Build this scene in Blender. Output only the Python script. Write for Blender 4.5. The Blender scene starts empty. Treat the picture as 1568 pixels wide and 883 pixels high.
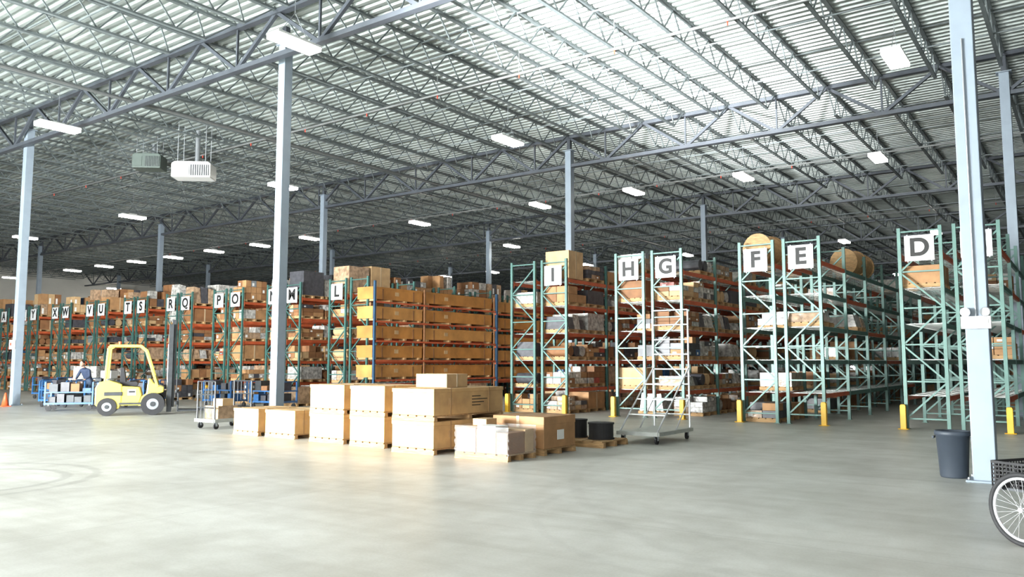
import bpy, math, random, bmesh
from mathutils import Vector, Matrix, Euler
random.seed(7)
scene = bpy.context.scene
COL = scene.collection
scene.view_settings.view_transform = 'Standard'

# ---------------------------------------------------------------- materials
def mat(name, col, rough=0.6, metal=0.0, var=0.12, scale=6.0, bump=0.0, emis=None, es=0.0, alpha=1.0, detail=4.0, coat=0.0, stretch=None):
    m = bpy.data.materials.new(name); m.use_nodes = True
    nt = m.node_tree; N = nt.nodes; L = nt.links
    b = N['Principled BSDF']
    b.inputs['Roughness'].default_value = rough
    b.inputs['Metallic'].default_value = metal
    b.inputs['Alpha'].default_value = alpha
    b.inputs['Coat Weight'].default_value = coat
    tc = N.new('ShaderNodeTexCoord')
    mp = N.new('ShaderNodeMapping'); L.new(tc.outputs['Object'], mp.inputs['Vector'])
    if stretch: mp.inputs['Scale'].default_value = stretch
    nz = N.new('ShaderNodeTexNoise'); nz.inputs['Scale'].default_value = scale; nz.inputs['Detail'].default_value = detail
    L.new(mp.outputs['Vector'], nz.inputs['Vector'])
    cr = N.new('ShaderNodeValToRGB')
    cr.color_ramp.elements[0].position = 0.3; cr.color_ramp.elements[1].position = 0.7
    lo = [max(0, c*(1-var)) for c in col]; hi = [min(1, c*(1+var)) for c in col]
    cr.color_ramp.elements[0].color = (*lo, 1); cr.color_ramp.elements[1].color = (*hi, 1)
    L.new(nz.outputs['Fac'], cr.inputs['Fac']); L.new(cr.outputs['Color'], b.inputs['Base Color'])
    if bump > 0:
        bp = N.new('ShaderNodeBump'); bp.inputs['Strength'].default_value = bump; bp.inputs['Distance'].default_value = 0.02
        L.new(nz.outputs['Fac'], bp.inputs['Height']); L.new(bp.outputs['Normal'], b.inputs['Normal'])
    if emis:
        b.inputs['Emission Color'].default_value = (*emis, 1); b.inputs['Emission Strength'].default_value = es
    return m

M = {}
M['col'] = mat('painted_column_steel', (0.24, 0.29, 0.345), 0.45, 0.0, 0.06, 3)
M['deck'] = mat('galvanised_roof_deck', (0.35, 0.39, 0.375), 0.40, 0.35, 0.20, 0.6, detail=6)
M['joist'] = mat('joist_grey_primer', (0.15, 0.175, 0.18), 0.5, 0.2, 0.15, 2)
M['girder'] = mat('girder_grey_primer', (0.07, 0.08, 0.095), 0.5, 0.2, 0.15, 2)
M['pipe'] = mat('sprinkler_pipe_paint', (0.18, 0.19, 0.19), 0.4, 0.3, 0.1, 2)
M['red'] = mat('red_plastic', (0.65, 0.06, 0.03), 0.5)
M['green'] = mat('rack_green_paint', (0.05, 0.13, 0.115), 0.42, 0.1, 0.15, 4)
M['teal'] = mat('rack_pale_teal_paint', (0.09, 0.185, 0.16), 0.42, 0.1, 0.15, 4)
M['blue'] = mat('rack_blue_paint', (0.03, 0.08, 0.15), 0.42, 0.1, 0.15, 4)
M['orange'] = mat('rack_beam_orange', (0.47, 0.095, 0.035), 0.45, 0.0, 0.2, 3)
M['wire'] = mat('wire_deck_zinc', (0.44, 0.46, 0.44), 0.45, 0.4, 0.1, 8)
M['yellow'] = mat('safety_yellow', (0.75, 0.43, 0.02), 0.45, 0.0, 0.08, 5)
M['fkyellow'] = mat('forklift_yellow', (0.66, 0.54, 0.10), 0.35, 0.0, 0.05, 5, coat=0.3)
M['black'] = mat('black_rubber', (0.015, 0.015, 0.017), 0.7, 0.0, 0.2, 10)
M['dark'] = mat('dark_steel', (0.05, 0.055, 0.06), 0.45, 0.4, 0.2, 6)
M['grey'] = mat('grey_steel', (0.30, 0.32, 0.34), 0.4, 0.5, 0.1, 6)
M['chrome'] = mat('chrome', (0.75, 0.76, 0.78), 0.25, 0.6, 0.03, 6)
M['white'] = mat('white_enamel', (0.80, 0.81, 0.80), 0.4, 0.0, 0.04, 4)
M['duct'] = mat('dull_green_duct', (0.085, 0.11, 0.098), 0.5, 0.2, 0.1, 4)
M['sign'] = mat('sign_white', (0.80, 0.81, 0.81), 0.5, 0.0, 0.03, 3)
M['ink'] = mat('sign_black', (0.01, 0.01, 0.01), 0.6)
M['wood'] = mat('pallet_wood', (0.42, 0.26, 0.12), 0.75, 0.0, 0.3, 5, 0.3, stretch=(1, 8, 8))
M['crate'] = mat('crate_plywood', (0.54, 0.345, 0.155), 0.65, 0.0, 0.2, 3, 0.15, stretch=(3, 1, 1))
M['kcrate'] = mat('long_box_kraft', (0.44, 0.19, 0.042), 0.6, 0.0, 0.22, 2, 0.1)
M['kcrate2'] = mat('long_box_kraft_pale', (0.50, 0.24, 0.065), 0.6, 0.0, 0.22, 2, 0.1)
M['c1'] = mat('carton_kraft', (0.38, 0.205, 0.09), 0.7, 0, 0.18, 4, 0.1)
M['c2'] = mat('carton_kraft_dark', (0.24, 0.11, 0.045), 0.7, 0, 0.18, 4, 0.1)
M['c3'] = mat('carton_kraft_pale', (0.50, 0.33, 0.17), 0.7, 0, 0.15, 4, 0.1)
M['w1'] = mat('stretch_wrapped_goods', (0.42, 0.405, 0.38), 0.25, 0, 0.5, 9, 0.6, coat=0.5)
M['w2'] = mat('stretch_wrapped_cartons', (0.37, 0.25, 0.16), 0.25, 0, 0.4, 7, 0.6, coat=0.5)
M['w3'] = mat('dark_goods', (0.06, 0.06, 0.07), 0.4, 0, 0.3, 7, 0.2)
M['w4'] = mat('blue_goods', (0.03, 0.11, 0.27), 0.4, 0, 0.3, 7, 0.2)
M['w5'] = mat('red_goods', (0.36, 0.06, 0.04), 0.4, 0, 0.3, 7, 0.2)
M['tape'] = mat('parcel_tape', (0.50, 0.38, 0.24), 0.25, 0, 0.05, 5)
M['strap'] = mat('crate_strap', (0.34, 0.21, 0.10), 0.5, 0, 0.05, 5)
M['label'] = mat('paper_label', (0.78, 0.78, 0.76), 0.6, 0, 0.04, 5)
M['film'] = mat('stretch_film', (0.85, 0.87, 0.88), 0.10, 0, 0.05, 14, 1.0, alpha=0.14)
M['bin'] = mat('bin_plastic_slate', (0.035, 0.045, 0.06), 0.5, 0, 0.1, 4)
M['wallp'] = mat('painted_wall_panel', (0.62, 0.61, 0.57), 0.7, 0, 0.06, 0.5)
M['wallb'] = mat('tiltup_concrete_wall', (0.20, 0.20, 0.19), 0.8, 0, 0.1, 0.4)
M['lamp'] = mat('led_lens', (1, 1, 1), 0.4, 0, 0.0, 3, emis=(1.0, 0.955, 0.86), es=54.0)
M['seat'] = mat('seat_vinyl', (0.02, 0.02, 0.025), 0.5)
M['cone'] = mat('cone_orange', (0.60, 0.10, 0.03), 0.5)
M['bag'] = mat('burlap_reel', (0.45, 0.27, 0.12), 0.8, 0, 0.2, 12, 0.4)
M['tealbin'] = mat('teal_plastic', (0.10, 0.28, 0.26), 0.5)
M['skin'] = mat('skin', (0.50, 0.30, 0.22), 0.55, 0, 0.05, 6)
M['shirt'] = mat('navy_work_shirt', (0.03, 0.045, 0.09), 0.8, 0, 0.2, 20)
M['jeans'] = mat('denim', (0.06, 0.09, 0.15), 0.85, 0, 0.2, 30)
M['hair'] = mat('dark_hair', (0.03, 0.02, 0.015), 0.6, 0, 0.2, 30)

# ---------------------------------------------------------------- mesh builder
class B:
    def __init__(s): s.v = []; s.f = []; s.m = []; s.mats = []
    def mi(s, k):
        if k not in s.mats: s.mats.append(k)
        return s.mats.index(k)
    def _hex(s, P, k):
        o = len(s.v); s.v += P; i = s.mi(k)
        for q in ((0,3,2,1),(4,5,6,7),(0,1,5,4),(1,2,6,5),(2,3,7,6),(3,0,4,7)):
            s.f.append(tuple(o+a for a in q)); s.m.append(i)
    def box(s, c, d, k, rz=0.0, R=None):
        x, y, z = d[0]/2, d[1]/2, d[2]/2
        P = [Vector(p) for p in ((-x,-y,-z),(x,-y,-z),(x,y,-z),(-x,y,-z),(-x,-y,z),(x,-y,z),(x,y,z),(-x,y,z))]
        if R is None and rz: R = Matrix.Rotation(rz, 3, 'Z')
        C = Vector(c)
        s._hex([(R @ p if R else p) + C for p in P], k)
    def bb(s, x0, x1, y0, y1, z0, z1, k):
        s.box(((x0+x1)/2, (y0+y1)/2, (z0+z1)/2), (x1-x0, y1-y0, z1-z0), k)
    def bar(s, p, q, w, k, h=None):
        p = Vector(p); q = Vector(q); h = h or w
        d = (q-p)
        if d.length < 1e-6: return
        d.normalize()
        up = Vector((0,0,1)) if abs(d.z) < 0.95 else Vector((0,1,0))
        a = d.cross(up).normalized()*w/2; b = a.cross(d).normalized()*h/2
        s._hex([p-a-b, p+a-b, p+a+b, p-a+b, q-a-b, q+a-b, q+a+b, q-a+b], k)
    def tube(s, p, q, r, k, n=10, r2=None, cap=True):
        p = Vector(p); q = Vector(q); r2 = r if r2 is None else r2
        d = (q-p).normalized(); up = Vector((0,0,1)) if abs(d.z) < 0.95 else Vector((1,0,0))
        a = d.cross(up).normalized(); b = a.cross(d).normalized()
        o = len(s.v); i = s.mi(k)
        for j in range(n):
            t = 2*math.pi*j/n; u = a*math.cos(t)+b*math.sin(t)
            s.v.append(p+u*r); s.v.append(q+u*r2)
        for j in range(n):
            j2 = (j+1) % n
            s.f.append((o+2*j, o+2*j2, o+2*j2+1, o+2*j+1)); s.m.append(i)
        if cap:
            s.f.append(tuple(o+2*j for j in reversed(range(n)))); s.m.append(i)
            s.f.append(tuple(o+2*j+1 for j in range(n))); s.m.append(i)
    def path(s, pts, r, k, n=8):
        for a, b in zip(pts[:-1], pts[1:]): s.tube(a, b, r, k, n)
    def prism(s, prof, y0, y1, k):
        o = len(s.v); n = len(prof); i = s.mi(k)
        for x, z in prof: s.v.append(Vector((x, y0, z)))
        for x, z in prof: s.v.append(Vector((x, y1, z)))
        s.f.append(tuple(range(o, o+n))); s.m.append(i)
        s.f.append(tuple(o+n+j for j in reversed(range(n)))); s.m.append(i)
        for j in range(n):
            j2 = (j+1) % n
            s.f.append((o+j, o+n+j, o+n+j2, o+j2)); s.m.append(i)
    def ring(s, c, axis, R, r, k, n=32, m=8):
        c = Vector(c); ax = Vector(axis).normalized()
        up = Vector((0,0,1)) if abs(ax.z) < 0.9 else Vector((1,0,0))
        a = ax.cross(up).normalized(); b = a.cross(ax).normalized()
        o = len(s.v); i = s.mi(k)
        for j in range(n):
            t = 2*math.pi*j/n; u = a*math.cos(t)+b*math.sin(t)
            for l in range(m):
                q = 2*math.pi*l/m
                s.v.append(c+u*(R+r*math.cos(q))+ax*r*math.sin(q))
        for j in range(n):
            for l in range(m):
                s.f.append((o+j*m+l, o+((j+1)%n)*m+l, o+((j+1)%n)*m+(l+1)%m, o+j*m+(l+1)%m)); s.m.append(i)
    def ball(s, c, r, k, n=16, m=10):
        o = len(s.v); i = s.mi(k); c = Vector(c)
        for a in range(m+1):
            ph = math.pi*a/m
            for j in range(n):
                t = 2*math.pi*j/n
                s.v.append(c+Vector((r[0]*math.sin(ph)*math.cos(t), r[1]*math.sin(ph)*math.sin(t), r[2]*math.cos(ph))))
        for a in range(m):
            for j in range(n):
                j2 = (j+1) % n; s.f.append((o+a*n+j, o+(a+1)*n+j, o+(a+1)*n+j2, o+a*n+j2)); s.m.append(i)
    def obj(s, name, parent=None, loc=(0,0,0), rz=0.0, bevel=0.0, smooth=False, fix=False):
        me = bpy.data.meshes.new(name); me.from_pydata([tuple(v) for v in s.v], [], s.f)
        for k in s.mats: me.materials.append(M[k])
        me.polygons.foreach_set('material_index', s.m)
        if smooth: me.polygons.foreach_set('use_smooth', [True]*len(s.f))
        me.update()
        if fix:
            bm = bmesh.new(); bm.from_mesh(me); bmesh.ops.recalc_face_normals(bm, faces=bm.faces); bm.to_mesh(me); bm.free()
        ob = bpy.data.objects.new(name, me); COL.objects.link(ob)
        ob.location = loc; ob.rotation_euler = (0, 0, rz)
        if parent: ob.parent = parent
        if bevel:
            md = ob.modifiers.new('bevel', 'BEVEL'); md.width = bevel; md.segments = 2; md.limit_method = 'ANGLE'
        return ob

def empty(name, loc=(0,0,0), rz=0.0):
    e = bpy.data.objects.new(name, None); COL.objects.link(e); e.location = loc; e.rotation_euler = (0,0,rz)
    e.empty_display_size = 0.3
    return e

# ---------------------------------------------------------------- camera
FPX = 1230.0/1568*2000
cam = bpy.data.cameras.new('camera'); cam.sensor_width = 36; cam.lens = FPX/2000*36
co = bpy.data.objects.new('camera', cam); COL.objects.link(co)
co.location = (0, 0, 1.6); co.rotation_euler = (math.radians(90+5.3), 0, math.radians(35.8))
cam.clip_end = 400; scene.camera = co

# ---------------------------------------------------------------- floor
X0, X1, Y0, Y1 = -89.0, 24.0, -9.0, 112.0
ZD = 11.35
def floor_mat():
    m = bpy.data.materials.new('polished_concrete'); m.use_nodes = True
    nt = m.node_tree; N = nt.nodes; L = nt.links; b = N['Principled BSDF']
    tc = N.new('ShaderNodeTexCoord')
    def noise(sc, det, stretch=None, rot=0.0):
        mp = N.new('ShaderNodeMapping'); L.new(tc.outputs['Object'], mp.inputs['Vector'])
        if stretch: mp.inputs['Scale'].default_value = stretch
        mp.inputs['Rotation'].default_value = (0, 0, rot)
        n = N.new('ShaderNodeTexNoise'); n.inputs['Scale'].default_value = sc; n.inputs['Detail'].default_value = det
        L.new(mp.outputs['Vector'], n.inputs['Vector']); return n
    def ramp(src, p0, c0, p1, c1):
        r = N.new('ShaderNodeValToRGB'); e = r.color_ramp.elements
        e[0].position = p0; e[0].color = (*c0, 1); e[1].position = p1; e[1].color = (*c1, 1)
        L.new(src, r.inputs['Fac']); return r
    def mul(a, bb, f=1.0):
        x = N.new('ShaderNodeMix'); x.data_type = 'RGBA'; x.blend_type = 'MULTIPLY'; x.inputs[0].default_value = f
        L.new(a, x.inputs[6]); L.new(bb, x.inputs[7]); return x.outputs[2]
    n1 = noise(0.35, 8); n2 = noise(3.0, 8); n3 = noise(0.6, 7, (0.5, 1.6, 1), 0.5); n4 = noise(40, 3); n5 = noise(0.9, 10, (1.6, 0.6, 1), 0.3); n6 = noise(1.6, 12, (0.25, 2.2, 1), -0.35)
    base = ramp(n1.outputs['Fac'], 0.3, (0.505, 0.51, 0.48), 0.7, (0.60, 0.605, 0.575))
    c = base.outputs['Color']
    for n_, p0, v0, p1 in ((n2, 0.35, 0.88, 0.65), (n3, 0.36, 0.86, 0.60), (n4, 0.3, 0.92, 0.6), (n5, 0.34, 0.88, 0.55), (n6, 0.33, 0.90, 0.50)):
        r = ramp(n_.outputs['Fac'], p0, (v0, v0*0.995, v0*0.98), p1, (1, 1, 1)); c = mul(c, r.outputs['Color'])
    sx = N.new('ShaderNodeSeparateXYZ'); L.new(tc.outputs['Object'], sx.inputs[0])
    def arc(cx, cy, R, w, amt):
        nonlocal c
        cb = N.new('ShaderNodeCombineXYZ'); L.new(sx.outputs[0], cb.inputs[0]); L.new(sx.outputs[1], cb.inputs[1])
        d = N.new('ShaderNodeVectorMath'); d.operation = 'DISTANCE'; L.new(cb.outputs[0], d.inputs[0]); d.inputs[1].default_value = (cx, cy, 0)
        s = N.new('ShaderNodeMath'); s.operation = 'SUBTRACT'; L.new(d.outputs['Value'], s.inputs[0]); s.inputs[1].default_value = R
        a = N.new('ShaderNodeMath'); a.operation = 'ABSOLUTE'; L.new(s.outputs[0], a.inputs[0])
        nn = N.new('ShaderNodeMath'); nn.operation = 'MULTIPLY_ADD'; L.new(n2.outputs['Fac'], nn.inputs[0]); nn.inputs[1].default_value = 0.10; L.new(a.outputs[0], nn.inputs[2])
        r = ramp(nn.outputs[0], w, (amt, amt, amt), w+0.05, (1, 1, 1))
        c = mul(c, r.outputs['Color'])
    arc(-12.6, 4.6, 1.3, 0.09, 0.78); arc(-12.9, 4.4, 2.0, 0.09, 0.82); arc(-2, 9, 3.4, 0.08, 0.94); arc(-6, 3, 5.2, 0.08, 0.95); arc(2, 14, 9, 0.10, 0.94)
    def joint(out, period):
        nonlocal c
        q = N.new('ShaderNodeMath'); q.operation = 'PINGPONG'; L.new(out, q.inputs[0]); q.inputs[1].default_value = period/2
        r = ramp(q.outputs[0], 0.006, (0.84, 0.84, 0.84), 0.014, (1, 1, 1))
        c = mul(c, r.outputs['Color'])
    joint(sx.outputs[0], 8.0); joint(sx.outputs[1], 7.35)
    L.new(c, b.inputs['Base Color'])
    rr = N.new('ShaderNodeMapRange'); L.new(n1.outputs['Fac'], rr.inputs[0]); rr.inputs[3].default_value = 0.32; rr.inputs[4].default_value = 0.55
    L.new(rr.outputs[0], b.inputs['Roughness'])
    bp = N.new('ShaderNodeBump'); bp.inputs['Strength'].default_value = 0.08; L.new(n2.outputs['Fac'], bp.inputs['Height']); L.new(bp.outputs['Normal'], b.inputs['Normal'])
    return m
M['floor'] = floor_mat()
b = B(); b.bb(X0, X1, Y0, Y1, -0.2, 0, 'floor'); b.obj('floor')

# ---------------------------------------------------------------- walls
b = B(); b.bb(X0-0.3, X0, Y0-0.3, Y1+0.3, 0, ZD+0.1, 'wallp'); b.obj('wall_left')
b = B(); b.bb(X1, X1+0.3, Y0-0.3, Y1+0.3, 0, ZD+0.1, 'wallb'); b.obj('wall_right')
b = B(); b.bb(X0, X1, Y1, Y1+0.3, 0, ZD+0.1, 'wallb'); b.obj('wall_back')
doors = [(-30, -25), (-21, -16), (-12, -7), (-3, 2), (6, 11)]
b = B(); DH = 4.6
xs = [X0] + [v for d in doors for v in d] + [X1]
for i in range(0, len(xs), 2): b.bb(xs[i], xs[i+1], Y0-0.3, Y0, 0, ZD+0.1, 'wallp')
for a, c_ in doors: b.bb(a, c_, Y0-0.3, Y0, DH, ZD+0.1, 'wallp')
b.obj('wall_front')

# ---------------------------------------------------------------- corrugated roof deck
b = B(); i = b.mi('deck'); pitch = 0.30; y = Y0; prof = []
while y < Y1:
    prof += [(y, ZD), (y+0.11, ZD), (y+0.14, ZD+0.075), (y+0.27, ZD+0.075)]
    y += pitch
xsd = [X0, -60, -30, 0, X1]
n = len(prof)
for x in xsd:
    for (yy, zz) in prof: b.v.append(Vector((x, yy, zz)))
for s_ in range(len(xsd)-1):
    for j in range(n-1):
        b.f.append((s_*n+j, s_*n+j+1, (s_+1)*n+j+1, (s_+1)*n+j)); b.m.append(i)
b.obj('ceiling')

# ---------------------------------------------------------------- joists + girders
YR = [-1.0, 13.6, 28.9, 43.6, 58.3, 73.0, 87.7, 102.4]
b = B(); b2 = B()
JS = 1.78; x = -1.8 - 49*JS
jx = []
while x < X1-0.5:
    jx.append(x); x += JS
TOP = ZD-0.04; BOT = TOP-0.72
for x in jx:
    b.bar((x, Y0+0.1, TOP), (x, Y1-0.1, TOP), 0.12, 'joist', 0.06)
    for k in range(len(YR)-1):
        ya, yb = YR[k]+0.15, YR[k+1]-0.15
        b.bar((x, ya+0.9, BOT), (x, yb-0.9, BOT), 0.10, 'joist', 0.055)
        nseg = 12; st = (yb-ya)/nseg
        for j in range(nseg):
            y0 = ya+j*st; ym = y0+st/2; y1 = y0+st
            yA = max(ym, ya+0.9) if j == 0 else ym
            yA = min(yA, yb-0.9) if j == nseg-1 else yA
            b.bar((x, y0, TOP), (x, yA, BOT), 0.035, 'joist'); b.bar((x, yA, BOT), (x, y1, TOP), 0.035, 'joist')
for k in range(len(YR)-1):
    for t in (0.25, 0.5, 0.75):
        yy = YR[k]+(YR[k+1]-YR[k])*t
        b.bar((X0+0.1, yy, BOT+0.03), (X1-0.1, yy, BOT+0.03), 0.035, 'joist')
        b.bar((X0+0.1, yy+0.1, TOP-0.05), (X1-0.1, yy+0.1, TOP-0.05), 0.035, 'joist')
joists = b.obj('roof_joists')
GT = TOP-0.05; GB = 10.0
for yy in YR:
    b2.bar((X0+0.05, yy, GT), (X1-0.05, yy, GT), 0.20, 'girder', 0.13)
    b2.bar((X0+0.05, yy, GB), (X1-0.05, yy, GB), 0.20, 'girder', 0.13)
    for q, x in enumerate(jx[:-1]):
        if q % 2 == 0:
            b2.bar((x, yy, GT), (x+JS, yy, GB), 0.10, 'girder')
            b2.bar((x+JS, yy, GB), (x+2*JS, yy, GT), 0.10, 'girder')
            b2.bar((x+JS, yy, GB), (x+JS, yy, GT), 0.06, 'girder')
b2.obj('roof_girders')
b = B()
for yy in (6.0, 19.5, 36.0, 51.0):
    b.tube((X0+0.1, yy, 10.42), (X1-0.1, yy, 10.42), 0.04, 'pipe', 8)
    x = -60
    while x < 20:
        b.tube((x, yy, 10.42), (x, yy, 10.28), 0.02, 'red', 6); b.bar((x, yy, 10.46), (x, yy, TOP), 0.015, 'pipe'); x += 3.3
for xx in (-25.6, 6.0):
    b.tube((xx, 0, 10.30), (xx, 100, 10.30), 0.06, 'pipe', 8)
b.obj('sprinkler_pipework', joists)

# ---------------------------------------------------------------- columns
cols = [(-33.3, 13.9), (-18.3, 14.3), (-1.27, 12.75), (14.6, 13.4), (-49.4, 13.9), (-65.5, 13.9)]
for yy in YR[2:7]:
    for xx in (14.2, -1.8, -17.8, -33.42, -49.3, -66.2, -82.0): cols.append((xx, yy))
for (cx, cy) in cols:
    b = B(); w = 0.14
    b.bb(cx-w, cx+w, cy-w, cy+w, 0.02, 10.65, 'col')
    b.bb(cx-0.22, cx+0.22, cy-0.22, cy+0.22, 0.0, 0.03, 'col')
    b.bb(cx-0.22, cx+0.22, cy-0.2, cy+0.2, 10.65, 10.68, 'col')
    for sx in (-1, 1):
        for sy in (-1, 1): b.tube((cx+sx*0.18, cy+sy*0.18, 0.03), (cx+sx*0.18, cy+sy*0.18, 0.07), 0.02, 'grey', 6)
    b.bar((cx, cy, 10.66), (cx, cy, 11.2), 0.16, 'girder')
    b.obj('steel_column', bevel=0.012)

# ---------------------------------------------------------------- high bay fixtures
LX = [(-15.8,12.6),(-28.1,12.6),(-40.8,12.6),(-3.8,22.5),(-16.7,22.9),(-29.4,23.0),(-42.3,23.1),(-54.9,23.0),(-67.5,23.0),
 (-6.4,33.3),(-11.8,33.4),(-17.0,33.3),(-22.4,33.5),(-30.9,33.8),(-40.4,33.8),(-45.6,33.9),(-50.7,33.8),(-56.2,34),(-61,33.8),(-66,33.8),(-71.3,33.8),(-82,33.3),
 (-31.9,44.2),(-85,44.7),(-24,55.4),(-12.9,55.3),(-7.4,54.7),(-33.1,56.3),(-42.5,56),(-48.3,56.4),(-54.6,56.8),(-65,56.3),(-57,81),(-14,79),(-30,81),(9,22.5),(9,6),(-3.8,2),(-16,2)]
b = B()
b.box((0,0,0.03), (0.48,1.34,0.06), 'white')
b.box((0,0,-0.045), (0.46,1.32,0.09), 'lamp')
b.box((0,0,0.10), (0.14,0.4,0.08), 'white')
for yy in (-0.5, 0.5): b.bar((0,yy,0.06), (0,0,0.75), 0.012, 'grey')
b.bar((0,0,0.75), (0,0,1.65), 0.012, 'grey')
first = b.obj('high_bay_light', loc=(LX[0][0], LX[0][1], 9.6))
for (x, y) in LX[1:]:
    o = bpy.data.objects.new('high_bay_light', first.data); COL.objects.link(o); o.location = (x, y, 9.6)

# ---------------------------------------------------------------- pallet racks
YF = 21.8; BAY = 2.6; LV = [0.8, 1.68, 2.56, 3.44, 4.30]; RH = 4.95; RD = 1.0
def rack(cx, nb, post, beam, wires=True):
    root = empty('pallet_rack', (cx, YF, 0))
    u = B(); bm = B(); dk = B()
    for k in range(nb+1):
        y = k*BAY
        for sx in (-1, 1):
            u.box((sx*(RD/2-0.04), y, RH/2), (0.08, 0.075, RH), post)
            u.box((sx*(RD/2-0.04), y, 0.006), (0.14, 0.13, 0.012), post)
        zz = 0.25; s = 1
        br = post
        while zz < RH-0.3:
            u.bar((-(RD/2-0.06), y, zz), ((RD/2-0.06), y, zz), 0.035, br)
            z2 = min(zz+0.88, RH-0.15)
            if z2 - zz > 0.5:
                u.bar((-s*(RD/2-0.06), y, zz+0.02), (s*(RD/2-0.06), y, z2-0.02), 0.04, br)
            s = -s; zz += 0.9
        u.bar((-(RD/2-0.06), y, RH-0.1), ((RD/2-0.06), y, RH-0.1), 0.035, br)
    for k in range(nb):
        y0 = k*BAY+0.04; y1 = (k+1)*BAY-0.04
        for li, z in enumerate(LV):
            bk = beam
            if beam == 'mixg': bk = 'orange' if (k*7+li*3) % 4 == 0 else 'teal'
            for sx in (-1, 1):
                bm.bb(sx*(RD/2-0.04)-0.03, sx*(RD/2-0.04)+0.03, y0, y1, z-0.11, z, bk)
                bm.bb(sx*(RD/2-0.04)-0.045, sx*(RD/2-0.04)+0.045, y0-0.005, y0+0.03, z-0.2, z+0.04, bk)
            if wires:
                for j in range(9):
                    yy = y0+0.12+(y1-y0-0.24)*j/8
                    dk.bar((-(RD/2-0.05), yy, z+0.006), ((RD/2-0.05), yy, z+0.006), 0.03, 'wire', 0.012)
                for j in range(5):
                    xx = -0.4+0.2*j
                    dk.bar((xx, y0+0.05, z+0.014), (xx, y1-0.05, z+0.014), 0.01, 'wire')
    u.obj('upright_frames', root); bm.obj('load_beams', root)
    if wires: dk.obj('wire_decking', root)
    return root

def pallet(b, x0, x1, y0, y1, z, h=0.13, k='wood'):
    n = 5
    for j in range(n):
        xx = x0 + (x1-x0)*(j+0.5)/n
        b.bb(xx-(x1-x0)/n*0.40, xx+(x1-x0)/n*0.40, y0, y1, z+h-0.022, z+h, k)
    for t in (0, 0.5, 1):
        yy = y0+0.05+(y1-y0-0.1)*t
        b.bb(x0, x1, yy-0.04, yy+0.04, z+0.02, z+h-0.022, k)
        b.bb(x0, x1, yy-0.05, yy+0.05, z, z+0.02, k)

KA = ['c1']*8+['c2']*8+['c3']*3+['w1']*3+['w2']*5+['w3']*3
KB = ['c1']*5+['c2']*5+['c3']*2+['w1']*4+['w2']*4+['w3']*4
KINDS = KA
def load(b, cx, cy, z, w, l, h):
    SMALL = KINDS + ['w4', 'w5', 'w3', 'w1', 'grey']
    pallet(b, cx-w/2, cx+w/2, cy-l/2, cy+l/2, z, 0.11)
    z += 0.112; h -= 0.11; t = random.random(); k = random.choice(KINDS)
    if t < 0.18:
        b.bb(cx-w/2+0.02, cx+w/2-0.02, cy-l/2+0.02, cy+l/2-0.02, z, z+h, k)
        if k[0] == 'c': b.bb(cx-w/2+0.015, cx+w/2-0.015, cy-0.03, cy+0.03, z, z+h+0.003, 'tape')
    elif t < 0.72:
        nx, ny = random.choice([2, 2, 3]), random.choice([2, 3, 3, 4]); nz = random.choice([2, 3]) if h > 0.40 else random.choice([1, 2])
        for a in range(nx):
            for c in range(ny):
                hh = nz if random.random() < 0.65 else max(1, nz-1)
                for e in range(hh):
                    x0 = cx-w/2+w*a/nx; y0 = cy-l/2+l*c/ny; z0 = z+h*e/nz
                    kk = k if random.random() < 0.6 else random.choice(SMALL)
                    b.bb(x0+0.01, x0+w/nx-0.01, y0+0.01, y0+l/ny-0.01, z0+0.003, z0+h/nz-0.006, kk)
                    if random.random() < 0.22:
                        b.bb(x0+w/nx-0.012, x0+w/nx-0.007, y0+0.06, y0+0.16, z0+0.04, z0+h/nz*0.6, 'label')
                        b.bb(x0+0.08, x0+0.20, y0+0.006, y0+0.011, z0+0.04, z0+h/nz*0.6, 'label')
    elif t < 0.9:
        segs = 3
        for a in range(segs):
            hh = h*random.uniform(0.6, 1.0); y0 = cy-l/2+l*a/segs
            ins = random.uniform(0, 0.12)
            b._hex([Vector(p) for p in ((cx-w/2+ins, y0, z), (cx+w/2-ins, y0, z), (cx+w/2-ins, y0+l/segs, z), (cx-w/2+ins, y0+l/segs, z),
                (cx-w/2+ins+0.06, y0+0.03, z+hh), (cx+w/2-ins-0.1, y0+0.04, z+hh), (cx+w/2-ins-0.07, y0+l/segs-0.03, z+hh*0.93), (cx-w/2+ins+0.08, y0+l/segs-0.04, z+hh*0.95))], random.choice(['w1','w2','w1','w3']))
    else:
        for a in range(3):
            yy = cy-l/2+l*(a+0.5)/3
            b.tube((cx-w/2+0.05, yy, z+l/6.6), (cx+w/2-0.05, yy, z+l/6.6), l/6.6, random.choice(['w3','c3','w1','c2']), 12)

def goods(l_, cx, nb, fill, topfill=None, toph=(0.35, 1.0)):
    global KINDS
    KINDS = KB if cx > -20 else KA
    b = B(); any_ = False
    zs = [0.0] + [z+0.022 for z in LV]
    for k in range(nb):
        if l_ == 'C' and k in (2, 3, 7, 8, 9): continue
        for zi, z in enumerate(zs):
            top = (zi == len(zs)-1)
            for s in range(2):
                f = (topfill if (top and topfill is not None) else fill)
                if l_ in 'IF' and top and k == 0 and s == 0: continue
                if l_ == 'E' and top and k < 3: continue
                if random.random() > f: continue
                cy = YF+k*BAY+0.08+(BAY-0.16)*(0.25+0.5*s)
                h = random.uniform(*toph) if top else random.uniform(0.42, 0.70)
                load(b, cx, cy, z+0.001, 0.94, 1.12, h); any_ = True
    if any_: b.obj('palletised_cartons')
    KINDS = KA

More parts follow.
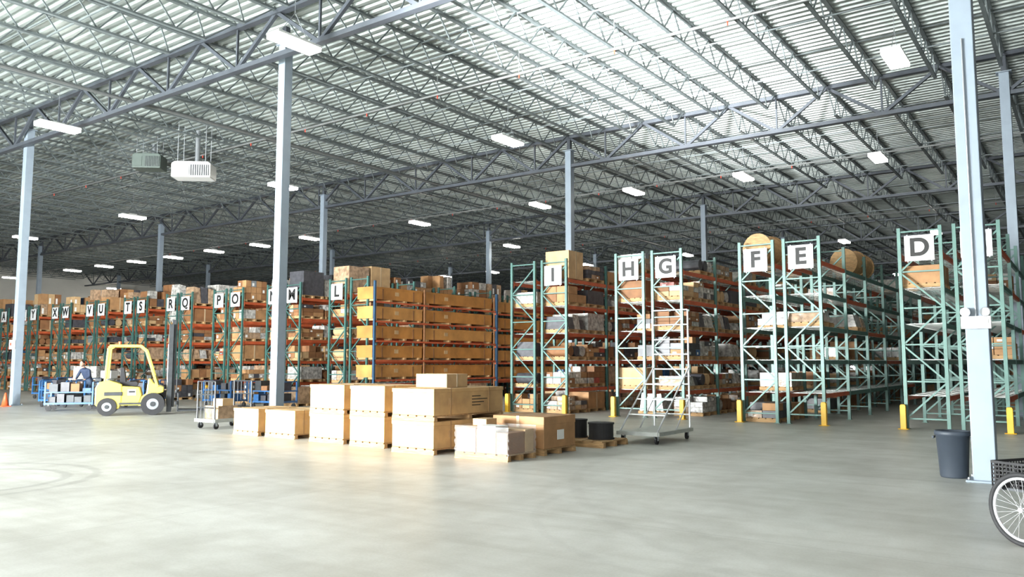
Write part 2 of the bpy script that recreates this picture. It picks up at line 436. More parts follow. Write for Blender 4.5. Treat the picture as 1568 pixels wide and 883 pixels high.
rows = []
def pair(c, letters, nb, post, beam, fills, tops):
    for s, l, f, t in zip((-1, 1), letters, fills, tops):
        rows.append((l, c+s*0.61, nb, post, beam, f, t))
pair(-2.72, 'DC', 12, 'teal', 'mixg', (0.04, 0.08), (0.0, 0.0))
pair(-6.80, 'FE', 12, 'teal', 'mixg', (0.40, 0.06), (0.25, 0.10))
pair(-10.70, 'HG', 12, 'teal', 'orange', (0.85, 0.85), (0.7, 0.6))
pair(-14.65, 'JI', 11, 'green', 'orange', (0.9, 0.95), (0.6, 0.85))
pair(-23.65, 'LK', 6, 'green', 'orange', (0.9, 0.0), (0.85, 0.0))
pc = -27.6; letters = ['NM','PO','RQ','TS','VU','XW','ZY','BA','CB']
for j, l in enumerate(letters):
    pair(pc-3.88*j, l, 5, 'green', 'orange', (0.94, 0.94), (0.9, 0.9))
SKIPSIGN = {'J', 'K'}
def sign(l, x, z=4.42, y=YF-0.07, s=0.66):
    root = empty('aisle_sign', (x, y, z))
    p = B(); p.box((0,0,0), (s, 0.02, s*0.96), 'sign')
    for sx in (-1, 1): p.box((sx*s*0.4, 0.017, 0), (0.03, 0.014, s*1.05), 'grey')
    p.obj('panel', root, bevel=0.004)
    cu = bpy.data.curves.new('letter', 'FONT'); cu.body = l; cu.size = s*0.92; cu.align_x = 'CENTER'; cu.align_y = 'CENTER'; cu.extrude = 0.003; cu.offset = 0.02
    t = bpy.data.objects.new('tmp', cu); COL.objects.link(t)
    bpy.context.view_layer.update()
    me = bpy.data.meshes.new_from_object(t.evaluated_get(bpy.context.evaluated_depsgraph_get()))
    bpy.data.objects.remove(t)
    me.materials.clear(); me.materials.append(M['ink'])
    o = bpy.data.objects.new('letter', me); COL.objects.link(o); o.parent = root
    o.rotation_euler = (math.radians(90), 0, 0); o.location = (0, -0.016, 0)
for (l, cx, nb, post, beam, f, t) in rows:
    rack(cx, nb, post, beam, wires=(cx > -26))
    if f > 0: goods(l, cx, nb, f, t, toph=(0.5, 1.35) if cx < -20 else (0.3, 0.75))
    if l not in SKIPSIGN: sign(l, cx)
def guard(x, y):
    b = B(); b.prism([(-0.065,0),(0.065,0),(0.065,0.56),(0.045,0.60),(-0.045,0.60),(-0.065,0.56)], -0.06, 0.06, 'yellow')
    b.box((0,0,0.008), (0.24,0.2,0.016), 'yellow')
    b.obj('rack_post_guard', loc=(x, y, 0), bevel=0.015)
for c in (-2.72, -6.8, -10.7, -14.65, -23.65, -27.6, -31.48):
    guard(c-1.11, YF-0.2); guard(c+1.11, YF-0.2)

# long boxes on row K
kb = B()
secs = [(21.75, 24.55, 5), (24.75, 29.25, 5), (29.75, 33.2, 5), (33.4, 36.6, 5)]
for si, (ya, yb, nl) in enumerate(secs):
    for lvl in range(nl):
        z = 0.98+lvl*0.75 - (0.10 if si >= 2 else 0)
        kk = 'kcrate' if (lvl+si) % 3 else 'kcrate2'
        x1 = -22.25; x0 = -23.1
        kb.bb(x0, x1, ya, yb, z+0.08, z+0.54, kk)
        kb.bb(x0-0.01, x1+0.012, ya-0.012, yb+0.012, z+0.48, z+0.55, kk)
        kb.bb(x0-0.006, x1+0.008, ya+0.5, ya+0.56, z+0.075, z+0.555, 'c2'); kb.bb(x0-0.006, x1+0.008, yb-0.56, yb-0.5, z+0.075, z+0.555, 'c2')
        kb.bb(x1+0.001, x1+0.01, ya+1.2, ya+1.42, z+0.25, z+0.40, 'c3')
        nsk = 4
        for j in range(nsk):
            yy = ya+0.15+(yb-ya-0.3)*j/(nsk-1)
            kb.bb(x0, x1+0.01, yy-0.06, yy+0.06, z, z+0.08, 'wood')
kb.obj('long_shipping_boxes')
cb = B()
for yy in (29.5,):
    cb.bb(-22.2, -22.1, yy-0.05, yy+0.05, 0, 4.75, 'blue')
for yy in (24.65, 29.4, 33.3):
    cb.bb(-22.24, -22.18, yy-0.03, yy+0.03, 0, 4.6, 'c2')
    cb.bb(-23.15, -22.1, yy-0.03, yy+0.03, 0, 0.06, 'blue')
for lvl in range(5):
    z = 0.98+lvl*0.75
    cb.bb(-22.2, -22.12, 21.75, 29.4, z-0.08, z-0.01, 'orange')
    cb.bb(-22.2, -22.12, 29.4, 36.5, z-0.18, z-0.11, 'orange')
cb.bb(-22.2, -22.12, 21.72, 21.8, 0, 4.75, 'blue')
cb.obj('long_goods_rack')
b = B()
for k in range(5): load(b, -22.95, 22.6+k*1.5, 0.0, 1.0, 1.2, 0.7)
b.obj('floor_level_cartons')
def reel(x, y, z, a):
    b = B(); d = Vector((math.cos(a), math.sin(a), 0)); c = Vector((x, y, z))
    b.tube(c-d*0.36, c+d*0.36, 0.40, 'bag', 28); b.tube(c-d*0.40, c-d*0.36, 0.44, 'wood', 28); b.tube(c+d*0.36, c+d*0.40, 0.44, 'wood', 28)
    b.obj('burlap_wrapped_reel')
reel(-7.40, 22.45, 4.77, math.pi/2*0.9); reel(-6.19, 27.0, 4.77, 1.4); reel(-6.19, 28.1, 4.77, 1.5)
b = B(); b.bb(-14.5,-13.6, 22.0, 22.9, 4.33, 5.25, 'c3'); b.bb(-14.505,-13.595, 22.42, 22.48, 4.33, 5.256, 'tape'); b.obj('tall_carton', bevel=0.01)

# ---------------------------------------------------------------- floor pallets with crates
def crate_stack(name, x0, x1, y0, y1, n, h, kind='crate', text=False):
    root = empty(name, ((x0+x1)/2, (y0+y1)/2, 0)); w = (x1-x0)/2; l = (y1-y0)/2
    z = 0
    for i in range(n):
        p = B(); pallet(p, -w, w, -l, l, z, 0.10); p.obj('skid_%d' % (i+1), root)
        q = B(); zz = z+0.102; hh = h-0.105
        q.bb(-w+0.01, w-0.01, -l+0.01, l-0.01, zz, zz+hh-0.05, kind)
        q.bb(-w, w, -l, l, zz+hh-0.07, zz+hh, kind)
        q.obj('crate_%d' % (i+1), root, bevel=0.008)
        t = B()
        for e in (-0.55, 0.55):
            t.bb(-w-0.004, w+0.004, e*l-0.012, e*l+0.012, zz, zz+hh+0.003, 'strap')
        if text:
            for r in range(4):
                t.bb(w-0.012, w-0.006, l*0.05, l*(0.30+0.1*((r*7) % 3)), zz+0.14+r*0.055, zz+0.155+r*0.055, 'ink')
        t.bb(w-0.012, w-0.006, -l*0.6, -l*0.6+0.12, zz+0.18, zz+0.30, 'c3')
        t.obj('straps_%d' % (i+1), root)
        z += h
crate_stack('palletised_crate', -15.85, -14.95, 11.2, 12.3, 1, 0.60)
crate_stack('palletised_crate', -14.72, -13.72, 11.2, 12.3, 1, 0.60)
crate_stack('stacked_crates', -13.15, -12.12, 11.1, 12.3, 2, 0.585)
crate_stack('stacked_crates', -11.85, -10.9, 11.0, 12.2, 2, 0.585)
crate_stack('stacked_long_crates', -10.42, -9.4, 10.7, 12.75, 2, 0.575, text=True)
b = B(); b.bb(-10.38, -9.62, 11.3, 11.9, 1.152, 1.40, 'c3'); b.bb(-10.385, -9.615, 11.58, 11.62, 1.152, 1.403, 'tape'); b.obj('carton', bevel=0.006)
root = empty('carton_on_pallet', (-8.35, 12.28, 0))
p = B(); pallet(p, -0.56, 0.56, -0.53, 0.53, 0, 0.11); p.obj('pallet', root)
q = B(); q.bb(-0.55, 0.55, -0.52, 0.52, 0.112, 0.66, 'c1'); q.bb(-0.555, 0.555, -0.525, 0.525, 0.52, 0.665, 'c1'); q.obj('carton', root, bevel=0.01)
t = B(); t.bb(-0.03, 0.03, -0.53, 0.53, 0.4, 0.669, 'tape'); t.bb(0.553, 0.56, -0.1, 0.12, 0.25, 0.42, 'label'); t.obj('tape', root)
root = empty('stretch_wrapped_pallet', (-8.35, 11.1, 0))
p = B(); pallet(p, -0.56, 0.56, -0.42, 0.40, 0, 0.11); p.obj('pallet', root)
q = B()
q.bb(-0.54, -0.12, -0.40, 0.36, 0.112, 0.52, 'c1'); q.bb(-0.10, 0.30, -0.40, 0.0, 0.112, 0.50, 'c3'); q.bb(0.31, 0.54, -0.40, 0.1, 0.112, 0.46, 'c2')
q.bb(-0.10, 0.54, 0.11, 0.36, 0.112, 0.49, 'c3'); q.bb(-0.10, 0.28, -0.38, -0.02, 0.503, 0.56, 'label'); q.bb(-0.5, -0.2, 0.0, 0.3, 0.522, 0.64, 'c3')
q.obj('cartons', root, bevel=0.008)
me = bpy.data.meshes.new('film'); bm = bmesh.new(); bmesh.ops.create_cube(bm, size=1.0)
bmesh.ops.subdivide_edges(bm, edges=bm.edges, cuts=14, use_grid_fill=True)
for v in bm.verts:
    n_ = (math.sin(v.co.x*37+v.co.z*21)+math.sin(v.co.y*33-v.co.z*27)+math.sin((v.co.x+v.co.y+v.co.z)*51))/3
    v.co = Vector((v.co.x*1.13, v.co.y*0.80, v.co.z*0.46+0.32 ))
    v.co.x += n_*0.012; v.co.y += n_*0.012
bmesh.ops.delete(bm, geom=[f for f in bm.faces if abs(f.normal.z) > 0.9], context='FACES')
bm.to_mesh(me); bm.free(); me.materials.append(M['film'])
fo = bpy.data.objects.new('film', me); COL.objects.link(fo); fo.parent = root; fo.location = (0, -0.01, 0)

root = empty('cable_spools_on_pallet', (-8.2, 13.95, 0))
p = B(); pallet(p, -0.55, 0.62, -0.5, 0.5, 0, 0.12); p.obj('pallet', root)
q = B()
for (sx, sy, r, h) in ((0.28, 0.02, 0.26, 0.32), (-0.30, 0.1, 0.2, 0.36)):
    q.tube((sx, sy, 0.122), (sx, sy, 0.15), r, 'black', 28); q.tube((sx, sy, 0.15), (sx, sy, 0.122+h-0.03), r*0.93, 'black', 28); q.tube((sx, sy, 0.122+h-0.03), (sx, sy, 0.122+h), r, 'black', 28)
    q.tube((sx, sy, 0.122+h), (sx, sy, 0.125+h), r*0.25, 'dark', 16)
q.obj('spools', root)

# ---------------------------------------------------------------- carts
def cart(name, x0, x1, y0, y1, zd, zh, ends=(-1, 1), brace=False):
    root = empty(name, ((x0+x1)/2, (y0+y1)/2, 0)); w = (x1-x0)/2; l = (y1-y0)/2
    d = B(); d.bb(-w, w, -l, l, zd-0.03, zd, 'wire')
    for a in (((-w,-l),(w,-l)), ((-w,l),(w,l)), ((-w,-l),(-w,l)), ((w,-l),(w,l))):
        d.bar((*a[0], zd-0.04), (*a[1], zd-0.04), 0.05, 'wire', 0.07)
    d.obj('deck', root)
    c = B()
    for sx in (-1, 1):
        for sy in (-1, 1):
            px, py = sx*(w-0.08), sy*(l-0.1)
            c.tube((px-0.02, py, 0.07), (px+0.02, py, 0.07), 0.07, 'black', 18)
            c.bar((px-0.035, py, 0.07), (px-0.035, py, zd-0.07), 0.008, 'grey', 0.05); c.bar((px+0.035, py, 0.07), (px+0.035, py, zd-0.07), 0.008, 'grey', 0.05)
            c.box((px, py, zd-0.075), (0.1, 0.1, 0.012), 'grey')
    c.obj('casters', root)
    h = B()
    mk = 'chrome' if brace else 'dark'
    for sy in ends:
        py = sy*(l-0.03)
        for sx in (-1, 1): h.tube((sx*(w-0.04), py, zd), (sx*(w-0.04), py, zh), 0.022, mk, 8)
        z = zh
        while z > zd+0.2:
            h.tube((-(w-0.04), py, z), ((w-0.04), py, z), 0.016, mk, 8); z -= 0.32
        if not brace:
            for j in range(4):
                xx = -(w-0.04)+2*(w-0.04)*(j+1)/5; h.tube((xx, py, zd), (xx, py, zh), 0.007, mk, 6)
    if brace:
        for s in (-1, 1):
            h.tube((s*(w-0.04), l-0.03, 1.5), (s*(w-0.04), -l+0.05, zd), 0.018, mk, 8)
            h.tube((s*(w-0.04), l-0.03, 0.85), (s*(w-0.04), 0.1, zd), 0.014, mk, 8)
        for j, z in enumerate((0.55, 0.85, 1.15)):
            yy = -l+0.05 + (2*l-0.08)*(z-zd)/(1.5-zd); h.bb(-(w-0.05), (w-0.05), yy-0.02, yy+0.14, z-0.012, z+0.012, 'wire')
    h.obj('end_frames', root)
    return root
cart('rolling_ladder_cart', -7.9, -7.0, 14.6, 16.25, 0.24, 2.75, ends=(1,), brace=True)
r_ = cart('wire_cart', -18.1, -17.3, 11.7, 12.8, 0.24, 1.15)
q = B(); q.bb(-0.3, 0.25, -0.35, 0.2, 0.242, 0.55, 'w2'); q.bb(-0.2, 0.2, -0.2, 0.1, 0.55, 0.72, 'c3'); q.obj('load', r_)

# ---------------------------------------------------------------- trash can
def lathe(name, prof, k, loc, n=40, parent=None):
    b = B(); i = b.mi(k)
    for (r, z) in prof:
        for j in range(n):
            t = 2*math.pi*j/n; b.v.append(Vector((r*math.cos(t), r*math.sin(t), z)))
    for a in range(len(prof)-1):
        for j in range(n):
            j2 = (j+1) % n; b.f.append((a*n+j, a*n+j2, (a+1)*n+j2, (a+1)*n+j)); b.m.append(i)
    b.f.append(tuple(reversed(range(n)))); b.m.append(i)
    return b.obj(name, parent, loc, smooth=True)
root = empty('trash_can', (-1.68, 13.0, 0))
K_ = 0.92
lathe('can', [(r*K_, z) for r, z in [(0.185,0.0),(0.195,0.02),(0.232,0.58),(0.25,0.585),(0.255,0.62),(0.245,0.65),(0.225,0.645),(0.215,0.6),(0.18,0.03),(0.01,0.03)]], 'bin', (0,0,0), parent=root)
h = B()
for s in (-1, 1): h.box((s*0.24, 0, 0.55), (0.03, 0.13, 0.035), 'bin')
h.obj('handles', root, bevel=0.008)

root = empty('emergency_light', (-1.27, 12.75, 2.15))
b = B(); b.box((0,-0.19,0), (0.36,0.08,0.17), 'white'); b.box((0,-0.235,0), (0.3,0.012,0.11), 'white'); b.obj('housing', root, bevel=0.01)
b = B()
for s in (-1, 1):
    b.tube((s*0.10,-0.19,0.08), (s*0.10,-0.19,0.12), 0.015, 'grey', 10)
    b.tube((s*0.10,-0.16,0.16), (s*0.12,-0.25,0.14), 0.045, 'grey', 20, r2=0.065); b.tube((s*0.12,-0.251,0.14), (s*0.1202,-0.256,0.139), 0.055, 'chrome', 20)
b.tube((0.0,-0.165,0.085), (0.0,-0.165,4.0), 0.012, 'grey', 8)
b.obj('lamp_heads', root)
root = empty('fire_call_point', (-33.3, 13.9, 2.3))
b = B(); b.box((0.0,-0.2,0), (0.3,0.1,0.35), 'white'); b.box((0,-0.255,0.02), (0.12,0.012,0.12), 'red'); b.obj('housing', root, bevel=0.01)

# ---------------------------------------------------------------- tricycle
T = empty('cargo_tricycle', (-0.38, 8.75, 0), math.radians(-32))
def wheel(nm, c, R):
    b = B(); b.ring(c, (0,1,0), R-0.02, 0.022, 'black', 48, 10); b.obj(nm+'_tyre', T, smooth=True)
    b = B(); b.ring(c, (0,1,0), R-0.052, 0.014, 'chrome', 48, 8)
    c = Vector(c)
    b.tube(c+Vector((0,-0.04,0)), c+Vector((0,0.04,0)), 0.022, 'chrome', 14)
    for j in range(28):
        t = 2*math.pi*j/28; s = 0.03 if j % 2 else -0.03
        t2 = t + (0.5 if (j//2) % 2 else -0.5)
        b.tube(c+Vector((0.02*math.cos(t2), s, 0.02*math.sin(t2))), c+Vector(((R-0.055)*math.cos(t), 0, (R-0.055)*math.sin(t))), 0.0022, 'chrome', 4, cap=False)
    b.box(c+Vector((0.13, 0, -0.08)), (0.06, 0.02, 0.025), 'cone', R=Matrix.Rotation(0.6, 3, 'Y'))
    b.obj(nm+'_rim', T)
R_ = 0.32
wheel('rear_wheel_near', (0,-0.36,R_), R_); wheel('rear_wheel_far', (0,0.36,R_), R_); wheel('front_wheel', (1.22,0,R_), R_)
b = B()
b.tube((0,-0.36,R_), (0,0.36,R_), 0.014, 'dark', 10)
for s in (-1, 1): b.path([(0,s*0.22,R_), (0.02,s*0.22,0.47), (0.35,s*0.03,0.40)], 0.014, 'red')
b.path([(0.0,0,R_),(0.4,0,0.30),(0.62,0,0.30),(1.0,0,0.72),(1.03,0,0.85)], 0.02, 'red')
b.path([(0.55,0,0.30),(0.42,0,0.80)], 0.018, 'red')
for s in (-1, 1): b.path([(1.03,s*0.05,0.72),(1.22,s*0.05,R_)], 0.013, 'red')
b.path([(1.03,0,0.80),(1.0,0,1.0),(0.95,0.28,1.05),(0.75,0.32,1.03)], 0.012, 'chrome'); b.path([(1.0,0,1.0),(0.95,-0.28,1.05),(0.75,-0.32,1.03)], 0.012, 'chrome')
b.tube((0.55,-0.02,0.30), (0.55,0.02,0.30), 0.09, 'chrome', 24)
b.bar((0.55,-0.06,0.30), (0.65,-0.06,0.18), 0.02, 'chrome'); b.box((0.66,-0.12,0.17), (0.09,0.1,0.025), 'black')
b.obj('frame', T)
b = B(); b.prism([(0.27,0.80),(0.5,0.81),(0.62,0.83),(0.62,0.86),(0.45,0.87),(0.27,0.89)], -0.1, 0.1, 'seat'); b.obj('saddle', T, bevel=0.03)
b = B(); bx0, bx1, by, bz0, bz1 = -0.33, 0.25, 0.29, 0.48, 0.70
def wirewall(p0, p1, nv):
    p0 = Vector(p0); p1 = Vector(p1)
    for j in range(nv+1):
        p = p0.lerp(p1, j/nv); b.bar((p.x,p.y,bz0), (p.x,p.y,bz1), 0.011, 'black')
    for k in range(7):
        z = bz0+(bz1-bz0)*k/6; b.bar((p0.x,p0.y,z), (p1.x,p1.y,z), 0.011 if k < 6 else 0.022, 'black')
wirewall((bx0,-by,0),(bx1,-by,0),16); wirewall((bx0,by,0),(bx1,by,0),16); wirewall((bx0,-by,0),(bx0,by,0),16); wirewall((bx1,-by,0),(bx1,by,0),16)
for j in range(14): b.bar((bx0+(bx1-bx0)*j/13,-by,bz0), (bx0+(bx1-bx0)*j/13,by,bz0), 0.012, 'black')
b.bar((bx0,-by,bz0-0.01),(bx1,-by,bz0-0.01),0.02,'dark'); b.bar((bx0,by,bz0-0.01),(bx1,by,bz0-0.01),0.02,'dark')
b.obj('basket', T)

# ---------------------------------------------------------------- forklift
F = empty('forklift', (-24.5, 13.75, 0), math.radians(58))
b = B()
b.prism([(-1.12,0.34),(-0.98,0.22),(-0.45,0.20),(-0.38,0.42),(-0.38,0.95),(-0.75,1.08),(-1.02,1.02),(-1.12,0.85)], -0.52, 0.52, 'fkyellow')
b.prism([(-0.42,0.30),(0.10,0.30),(0.18,0.62),(0.10,0.86),(-0.42,0.90)], -0.50, 0.50, 'fkyellow')
b.prism([(0.08,0.28),(0.34,0.28),(0.36,0.55),(0.80,0.70),(0.80,0.86),(0.50,0.98),(0.42,1.12),(0.34,1.12),(0.30,0.66),(0.08,0.52)], -0.48, 0.48, 'fkyellow')
b.obj('chassis', F, bevel=0.03, fix=True)
b = B()
b.box((-0.10,0,0.36), (0.7,1.06,0.06), 'dark'); b.box((-0.62,-0.526,0.66), (0.5,0.01,0.12), 'dark'); b.box((-0.1,-0.506,0.70), (0.24,0.01,0.18), 'label'); b.box((-0.1,-0.512,0.72), (0.18,0.01,0.05), 'ink')
b.box((-1.125,0,0.7), (0.02,0.6,0.25), 'dark')
b.prism([(-0.42,0.90),(0.02,0.88),(0.05,0.96),(0.0,1.02),(-0.30,1.02),(-0.36,1.45),(-0.46,1.47),(-0.46,0.95)], -0.25, 0.25, 'seat')
b.box((0.36,0,1.16), (0.12,0.6,0.12), 'dark')
b.tube((0.36,0,1.12), (0.22,0,1.26), 0.02, 'dark', 8)
b.ring((0.20,0,1.28), (-0.7,0,0.7), 0.16, 0.015, 'black', 24, 6)
b.tube((-0.75,-0.2,1.05), (-0.75,-0.2,1.12), 0.16, 'grey', 16)
b.obj('cab_fittings', F, bevel=0.008, fix=True)
b = B()
for s in (-1, 1):
    y = s*0.46
    b.bar((-0.86,y,1.0), (-0.80,y,2.06), 0.075, 'fkyellow', 0.09)
    b.bar((-0.80,y,2.06), (-0.70,y,2.13), 0.075, 'fkyellow', 0.09)
    b.bar((-0.72,y,2.13), (0.12,y,2.13), 0.075, 'fkyellow', 0.08)
    b.bar((0.10,y,2.13), (0.26,y,1.98), 0.075, 'fkyellow', 0.09)
    b.bar((0.25,y,2.0), (0.62,y,0.86), 0.075, 'fkyellow', 0.09)
b.bar((-0.74,-0.46,2.13), (-0.74,0.46,2.13), 0.07, 'fkyellow'); b.bar((0.12,-0.46,2.13), (0.12,0.46,2.13), 0.07, 'fkyellow')
for j in range(6):
    y = -0.36+0.144*j; b.bar((-0.74,y,2.14), (0.12,y,2.14), 0.03, 'fkyellow')
b.tube((-0.5,-0.3,2.17), (-0.5,-0.3,2.27), 0.05, 'cone', 12)
b.obj('overhead_guard', F, bevel=0.01)
b = B()
for (x, r, w, yy) in ((0.50, 0.34, 0.22, 0.50), (-0.78, 0.27, 0.18, 0.47)):
    for s in (-1, 1):
        b.tube((x, s*yy-w/2, r), (x, s*yy+w/2, r), r, 'black', 32)
        b.tube((x, s*yy+s*w/2, r), (x, s*(yy+0.006)+s*w/2, r), r*0.5, 'grey', 24)
        b.tube((x, s*yy+s*w/2, r), (x, s*(yy+0.03)+s*w/2, r), r*0.22, 'dark', 16)
b.obj('wheels', F, bevel=0.012)
b = B()
for s in (-1, 1):
    b.box((0.96, s*0.33, 1.45), (0.14, 0.07, 2.75), 'dark'); b.box((1.04, s*0.25, 1.60), (0.12, 0.06, 2.75), 'dark')
    b.tube((0.90, s*0.18, 0.3), (0.90, s*0.18, 2.2), 0.035, 'chrome', 10)
for z in (0.25, 1.35, 2.0, 2.78): b.box((0.95, 0, z), (0.06, 0.66, 0.09), 'dark')
b.box((1.04, 0, 2.92), (0.08, 0.5, 0.07), 'dark')
for z in (0.35, 0.72): b.box((1.16, 0, z), (0.06, 0.95, 0.10), 'dark')
for j in range(7): b.bar((1.17, -0.42+0.14*j, 0.75), (1.17, -0.42+0.14*j, 1.25), 0.025, 'dark')
b.bar((1.17,-0.44,1.25), (1.17,0.44,1.25), 0.04, 'dark')
for s in (-1, 1):
    b.box((1.22, s*0.28, 0.42), (0.05, 0.12, 0.66), 'dark')
    b.prism([(1.20,0.08),(2.25,0.10),(2.25,0.115),(1.24,0.14),(1.20,0.14)], s*0.28-0.06, s*0.28+0.06, 'dark')
b.obj('mast_and_forks', F, bevel=0.006, fix=True)

# ---------------------------------------------------------------- worker bending over the carts
def person(x, y, rz):
    root = empty('warehouse_worker', (x, y, 0), rz)
    V = []; E = []; Rr = []
    def add(p, r, par=None):
        V.append(p); Rr.append(r)
        if par is not None: E.append((par, len(V)-1))
        return len(V)-1
    pel = add((0,0,0.93), (0.14,0.12)); bel = add((0.07,0,1.06), (0.135,0.11), pel); ch = add((0.20,0,1.24), (0.155,0.12), bel)
    nk0 = add((0.31,0,1.38), (0.09,0.075), ch); nk = add((0.37,0,1.44), (0.055,0.055), nk0); add((0.40,0,1.49), (0.052,0.055), nk)
    for s in (-1, 1):
        hp = add((0.0,s*0.10,0.86), (0.095,0.09), pel); kn = add((0.05+0.04*s,s*0.13,0.49), (0.06,0.06), hp); cf = add((0.01+0.05*s,s*0.135,0.33), (0.056,0.052), kn)
        an = add((-0.02+0.05*s,s*0.14,0.10), (0.04,0.04), cf); add((0.10+0.05*s,s*0.15,0.045), (0.042,0.035), add((0.03+0.05*s,s*0.145,0.05), (0.045,0.045), an))
        sh = add((0.26,s*0.18,1.31), (0.07,0.065), ch); el = add((0.36,s*0.24,1.07), (0.045,0.045), sh); wr = add((0.55,s*0.17,0.96), (0.030,0.028), el)
        pm = add((0.61,s*0.16,0.935), (0.038,0.02), wr)
        for fi in range(4):
            off = (fi-1.5)*0.021; L_ = (0.060,0.072,0.067,0.052)[fi]
            f1 = add((0.65,s*0.16+off,0.925), (0.009,0.009), pm); f2 = add((0.65+L_*0.55,s*0.16+off,0.905), (0.008,0.008), f1); add((0.65+L_*0.85,s*0.16+off,0.875), (0.007,0.007), f2)
        t1 = add((0.60,s*0.125,0.925), (0.011,0.011), pm); add((0.635,s*0.105,0.905), (0.009,0.009), t1)
    me = bpy.data.meshes.new('body'); me.from_pydata(V, E, [])
    o = bpy.data.objects.new('tmpbody', me); COL.objects.link(o)
    o.modifiers.new('skin', 'SKIN'); ss = o.modifiers.new('sub', 'SUBSURF'); ss.levels = 2; ss.render_levels = 2
    for v, r in zip(me.skin_vertices[0].data, Rr): v.radius = r
    me.skin_vertices[0].data[0].use_root = True
    bpy.context.view_layer.update()
    m2 = bpy.data.meshes.new_from_object(o.evaluated_get(bpy.context.evaluated_depsgraph_get()))
    bpy.data.objects.remove(o)
    m2.materials.clear()
    for k in ('shirt','jeans','black','skin'): m2.materials.append(M[k])
    for p in m2.polygons:
        c = p.center; p.use_smooth = True
        if c.x > 0.52 and c.z < 1.0: p.material_index = 3
        elif c.z > 1.425 and c.x > 0.33: p.material_index = 3
        elif c.z < 0.10: p.material_index = 2
        elif c.z < 0.97 and c.x < 0.25: p.material_index = 1
        else: p.material_index = 0
    ob = bpy.data.objects.new('body', m2); COL.objects.link(ob); ob.parent = root
    h = B(); hx, hz = 0.45, 1.58
    h.ball((hx,0,hz), (0.095,0.075,0.118), 'skin', 20, 14); h.ball((hx+0.055,0,hz-0.075), (0.045,0.045,0.04), 'skin', 12, 8)
    h.prism([(hx+0.085,hz+0.02),(hx+0.118,hz-0.028),(hx+0.085,hz-0.032)], -0.013, 0.013, 'skin')
    for s in (-1,1):
        h.ball((hx+0.083,s*0.03,hz+0.012), (0.012,0.014,0.009), 'label', 10, 6); h.ball((hx+0.093,s*0.03,hz+0.012), (0.005,0.006,0.006), 'ink', 8, 6)
        h.ball((hx-0.005,s*0.078,hz-0.005), (0.018,0.01,0.03), 'skin', 10, 6)
    h.box((hx+0.094,0,hz-0.062), (0.008,0.04,0.008), 'red')
    h.ball((hx-0.018,0,hz+0.028), (0.097,0.083,0.105), 'hair', 20, 12)
    h.obj('head', root, smooth=True)
person(-31.5, 15.75, math.radians(-60))

# ---------------------------------------------------------------- left-hand clutter
def bluecart(x, y, rz, seed):
    random.seed(seed)
    root = empty('blue_parts_cart', (x, y, 0), rz)
    b = B()
    b.box((0,0,0.25), (1.5,0.8,0.06), 'w4'); b.box((0,0,0.62), (1.5,0.8,0.04), 'w4')
    for sx in (-1,1):
        for sy in (-1,1):
            b.bar((sx*0.72,sy*0.37,0.2), (sx*0.72,sy*0.37,0.95), 0.05, 'w4'); b.tube((sx*0.62,sy*0.33-0.02,0.09),(sx*0.62,sy*0.33+0.02,0.09),0.09,'black',14)
            b.bar((sx*0.62,sy*0.33,0.09),(sx*0.62,sy*0.33,0.24),0.03,'grey')
        b.bar((sx*0.72,-0.37,0.95),(sx*0.72,0.37,0.95),0.04,'w4')
    for j in range(5):
        h = random.uniform(0.15,0.3); b.box((-0.55+0.27*j, random.uniform(-0.1,0.1), 0.28+h/2), (0.22,0.5,h), random.choice(['w3','w4','w3','dark']))
    for j in range(4):
        h = random.uniform(0.1,0.35); b.box((-0.5+0.33*j, random.uniform(-0.1,0.1), 0.64+h/2), (0.26,0.45,h), random.choice(['w3','dark','w4','w3','c2']))
    b.obj('frame_and_bins', root)
for i_, (x, y, a) in enumerate([(-33.2,15.7,0.5),(-30.9,14.5,0.2),(-28.3,13.6,0.9),(-29.9,17.4,0.3),(-28.3,15.8,0.35),(-38.5,17.6,0.3),(-34.3,18.2,0.6),(-26.0,18.0,0.1),(-23.6,18.3,0.2)]):
    bluecart(x, y, a, i_+1)
random.seed(21)
root = empty('work_bench', (-36.0, 18.3, 0), 0.5)
b = B(); b.box((0,0,0.9), (2.0,0.9,0.06), 'wire')
for sx in (-1,1):
    for sy in (-1,1): b.bar((sx*0.92,sy*0.4,0),(sx*0.92,sy*0.4,0.88),0.06,'grey')
b.bar((-0.92,0.4,0.3),(0.92,0.4,0.3),0.05,'grey')
b.obj('bench', root)
b = B(); b.box((-0.3,0,1.2), (1.1,0.7,0.54), 'w1'); b.box((0.6,0.05,1.1), (0.5,0.5,0.34), 'white'); b.obj('wrapped_parts', root, bevel=0.02)
root = empty('traffic_cone', (-32.75, 13.35, 0))
lathe('cone', [(0.13,0.03),(0.03,0.50),(0.02,0.51),(0.001,0.51)], 'cone', (0,0,0), 20, root)
b = B(); b.box((0,0,0.015), (0.30,0.30,0.03), 'cone'); b.obj('base', root)
root = empty('parts_bin', (-33.9, 13.1, 0))
b = B()
for a in ((-0.4,0,0.03,0.7),(0.4,0,0.03,0.7)): b.box((a[0],a[1],0.45), (a[2],a[3],0.8), 'tealbin')
for s in (-1,1): b.box((0,s*0.34,0.45), (0.8,0.03,0.8), 'tealbin')
b.box((0,0,0.08), (0.8,0.68,0.05), 'tealbin'); b.box((0,0,0.87), (0.86,0.76,0.05), 'w3')
for sx in (-1,1):
    for sy in (-1,1): b.box((sx*0.35,sy*0.28,0.03), (0.1,0.1,0.06), 'black')
b.obj('box', root, bevel=0.01)
b = B()
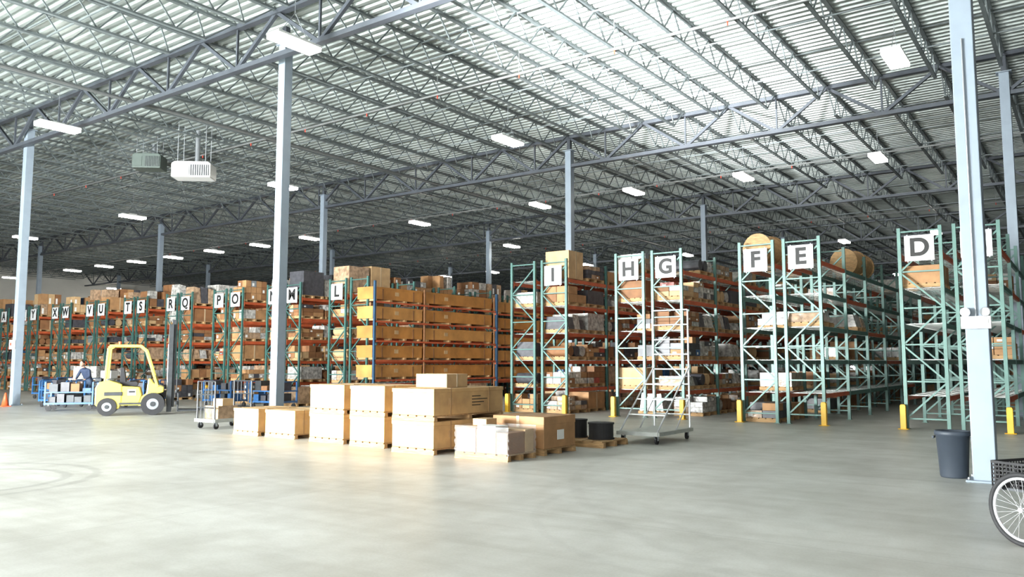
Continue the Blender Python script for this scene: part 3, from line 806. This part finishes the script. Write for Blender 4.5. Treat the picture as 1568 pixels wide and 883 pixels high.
for (x, y, h) in ((-24.5,20.2,0.7),(-27.5,20.4,0.8),(-33.0,20.3,0.9),(-19.5,21.5,0.5),(-18.2,20.3,0.35),(-20.7,23.0,0.6),(-30.8,20.7,0.6),(-37.2,20.4,0.8),(-40.5,20.2,0.8),(-35.4,20.4,0.9),(-21.5,20.6,0.3),(-16.3,19.6,0.4)):
    load(b, x, y, 0, 1.0, 1.1, h)
b.obj('staged_pallet_loads')

# ---------------------------------------------------------------- ceiling hung unit heater + dull duct box
def heater(name, x, y, z, rz, body, sc):
    root = empty(name, (x, y, z), rz)
    b = B(); b.prism([(-0.85*sc,-0.28),(0.85*sc,-0.28),(0.85*sc,0.28),(0.70*sc,0.36),(-0.70*sc,0.36),(-0.85*sc,0.28)], -0.42, 0.42, body); b.obj('casing', root, bevel=0.03, fix=True)
    b = B(); b.box((0.36*sc,-0.425,0.0), (0.86*sc,0.012,0.44), 'dark')
    for j in range(9): b.box(((-0.02+0.095*j)*sc,-0.438,0.0), (0.03,0.02,0.44), body)
    b.box((-0.5*sc,-0.428,0.0), (0.5*sc,0.016,0.4), body)
    b.obj('louvres', root)
    b = B()
    for sx in (-1,1):
        for sy in (-1,1): b.bar((sx*0.6*sc,sy*0.35,0.3),(sx*0.6*sc,sy*0.35,11.25-z),0.02,'grey')
    b.tube((-0.2,0.42,0.1),(-0.2,1.0,0.3),0.10,'grey',14); b.tube((-0.2,1.0,0.3),(-0.2,1.0,11.25-z),0.10,'grey',14)
    b.obj('hangers_and_flue', root)
heater('unit_heater', -29.0, 18.3, 9.25, math.radians(40), 'white', 0.9); heater('exhaust_fan_box', -32.5, 18.4, 10.15, math.radians(40), 'duct', 0.7)

# ---------------------------------------------------------------- lights
def area(name, loc, target, sx, sy, e, col):
    l = bpy.data.lights.new(name, 'AREA'); l.shape = 'RECTANGLE'; l.size = sx; l.size_y = sy; l.energy = e; l.color = col
    o = bpy.data.objects.new(name, l); COL.objects.link(o); o.location = loc
    o.rotation_euler = (Vector(target)-Vector(loc)).to_track_quat('-Z', 'Y').to_euler(); return o
DAY = (0.95, 0.985, 0.98)
for (a, c_), e in zip(doors, (11500, 20000, 2700, 1000, 700)):
    area('dock_door_daylight', ((a+c_)/2, Y0+0.3, 2.5), ((a+c_)/2, 10, -7.5), 4.8, 4.0, e, DAY)
sp = bpy.data.lights.new('added_ceiling_spot', 'SPOT'); sp.energy = 380000; sp.spot_size = math.radians(19); sp.spot_blend = 1.0; sp.shadow_soft_size = 0.8; sp.color = (0.98, 0.99, 0.99)  # added spot without a fixture, brightens a patch of the roof deck from below
so = bpy.data.objects.new('added_ceiling_spot', sp); COL.objects.link(so); so.location = (-9.5, -7, 1.2)
so.rotation_euler = (Vector((-11.0, 21.8, 11.3))-so.location).to_track_quat('-Z', 'Y').to_euler()
w = bpy.data.worlds.new('world'); scene.world = w; w.use_nodes = True
w.node_tree.nodes['Background'].inputs[0].default_value = (0.75, 0.88, 1.0, 1); w.node_tree.nodes['Background'].inputs[1].default_value = 0.5
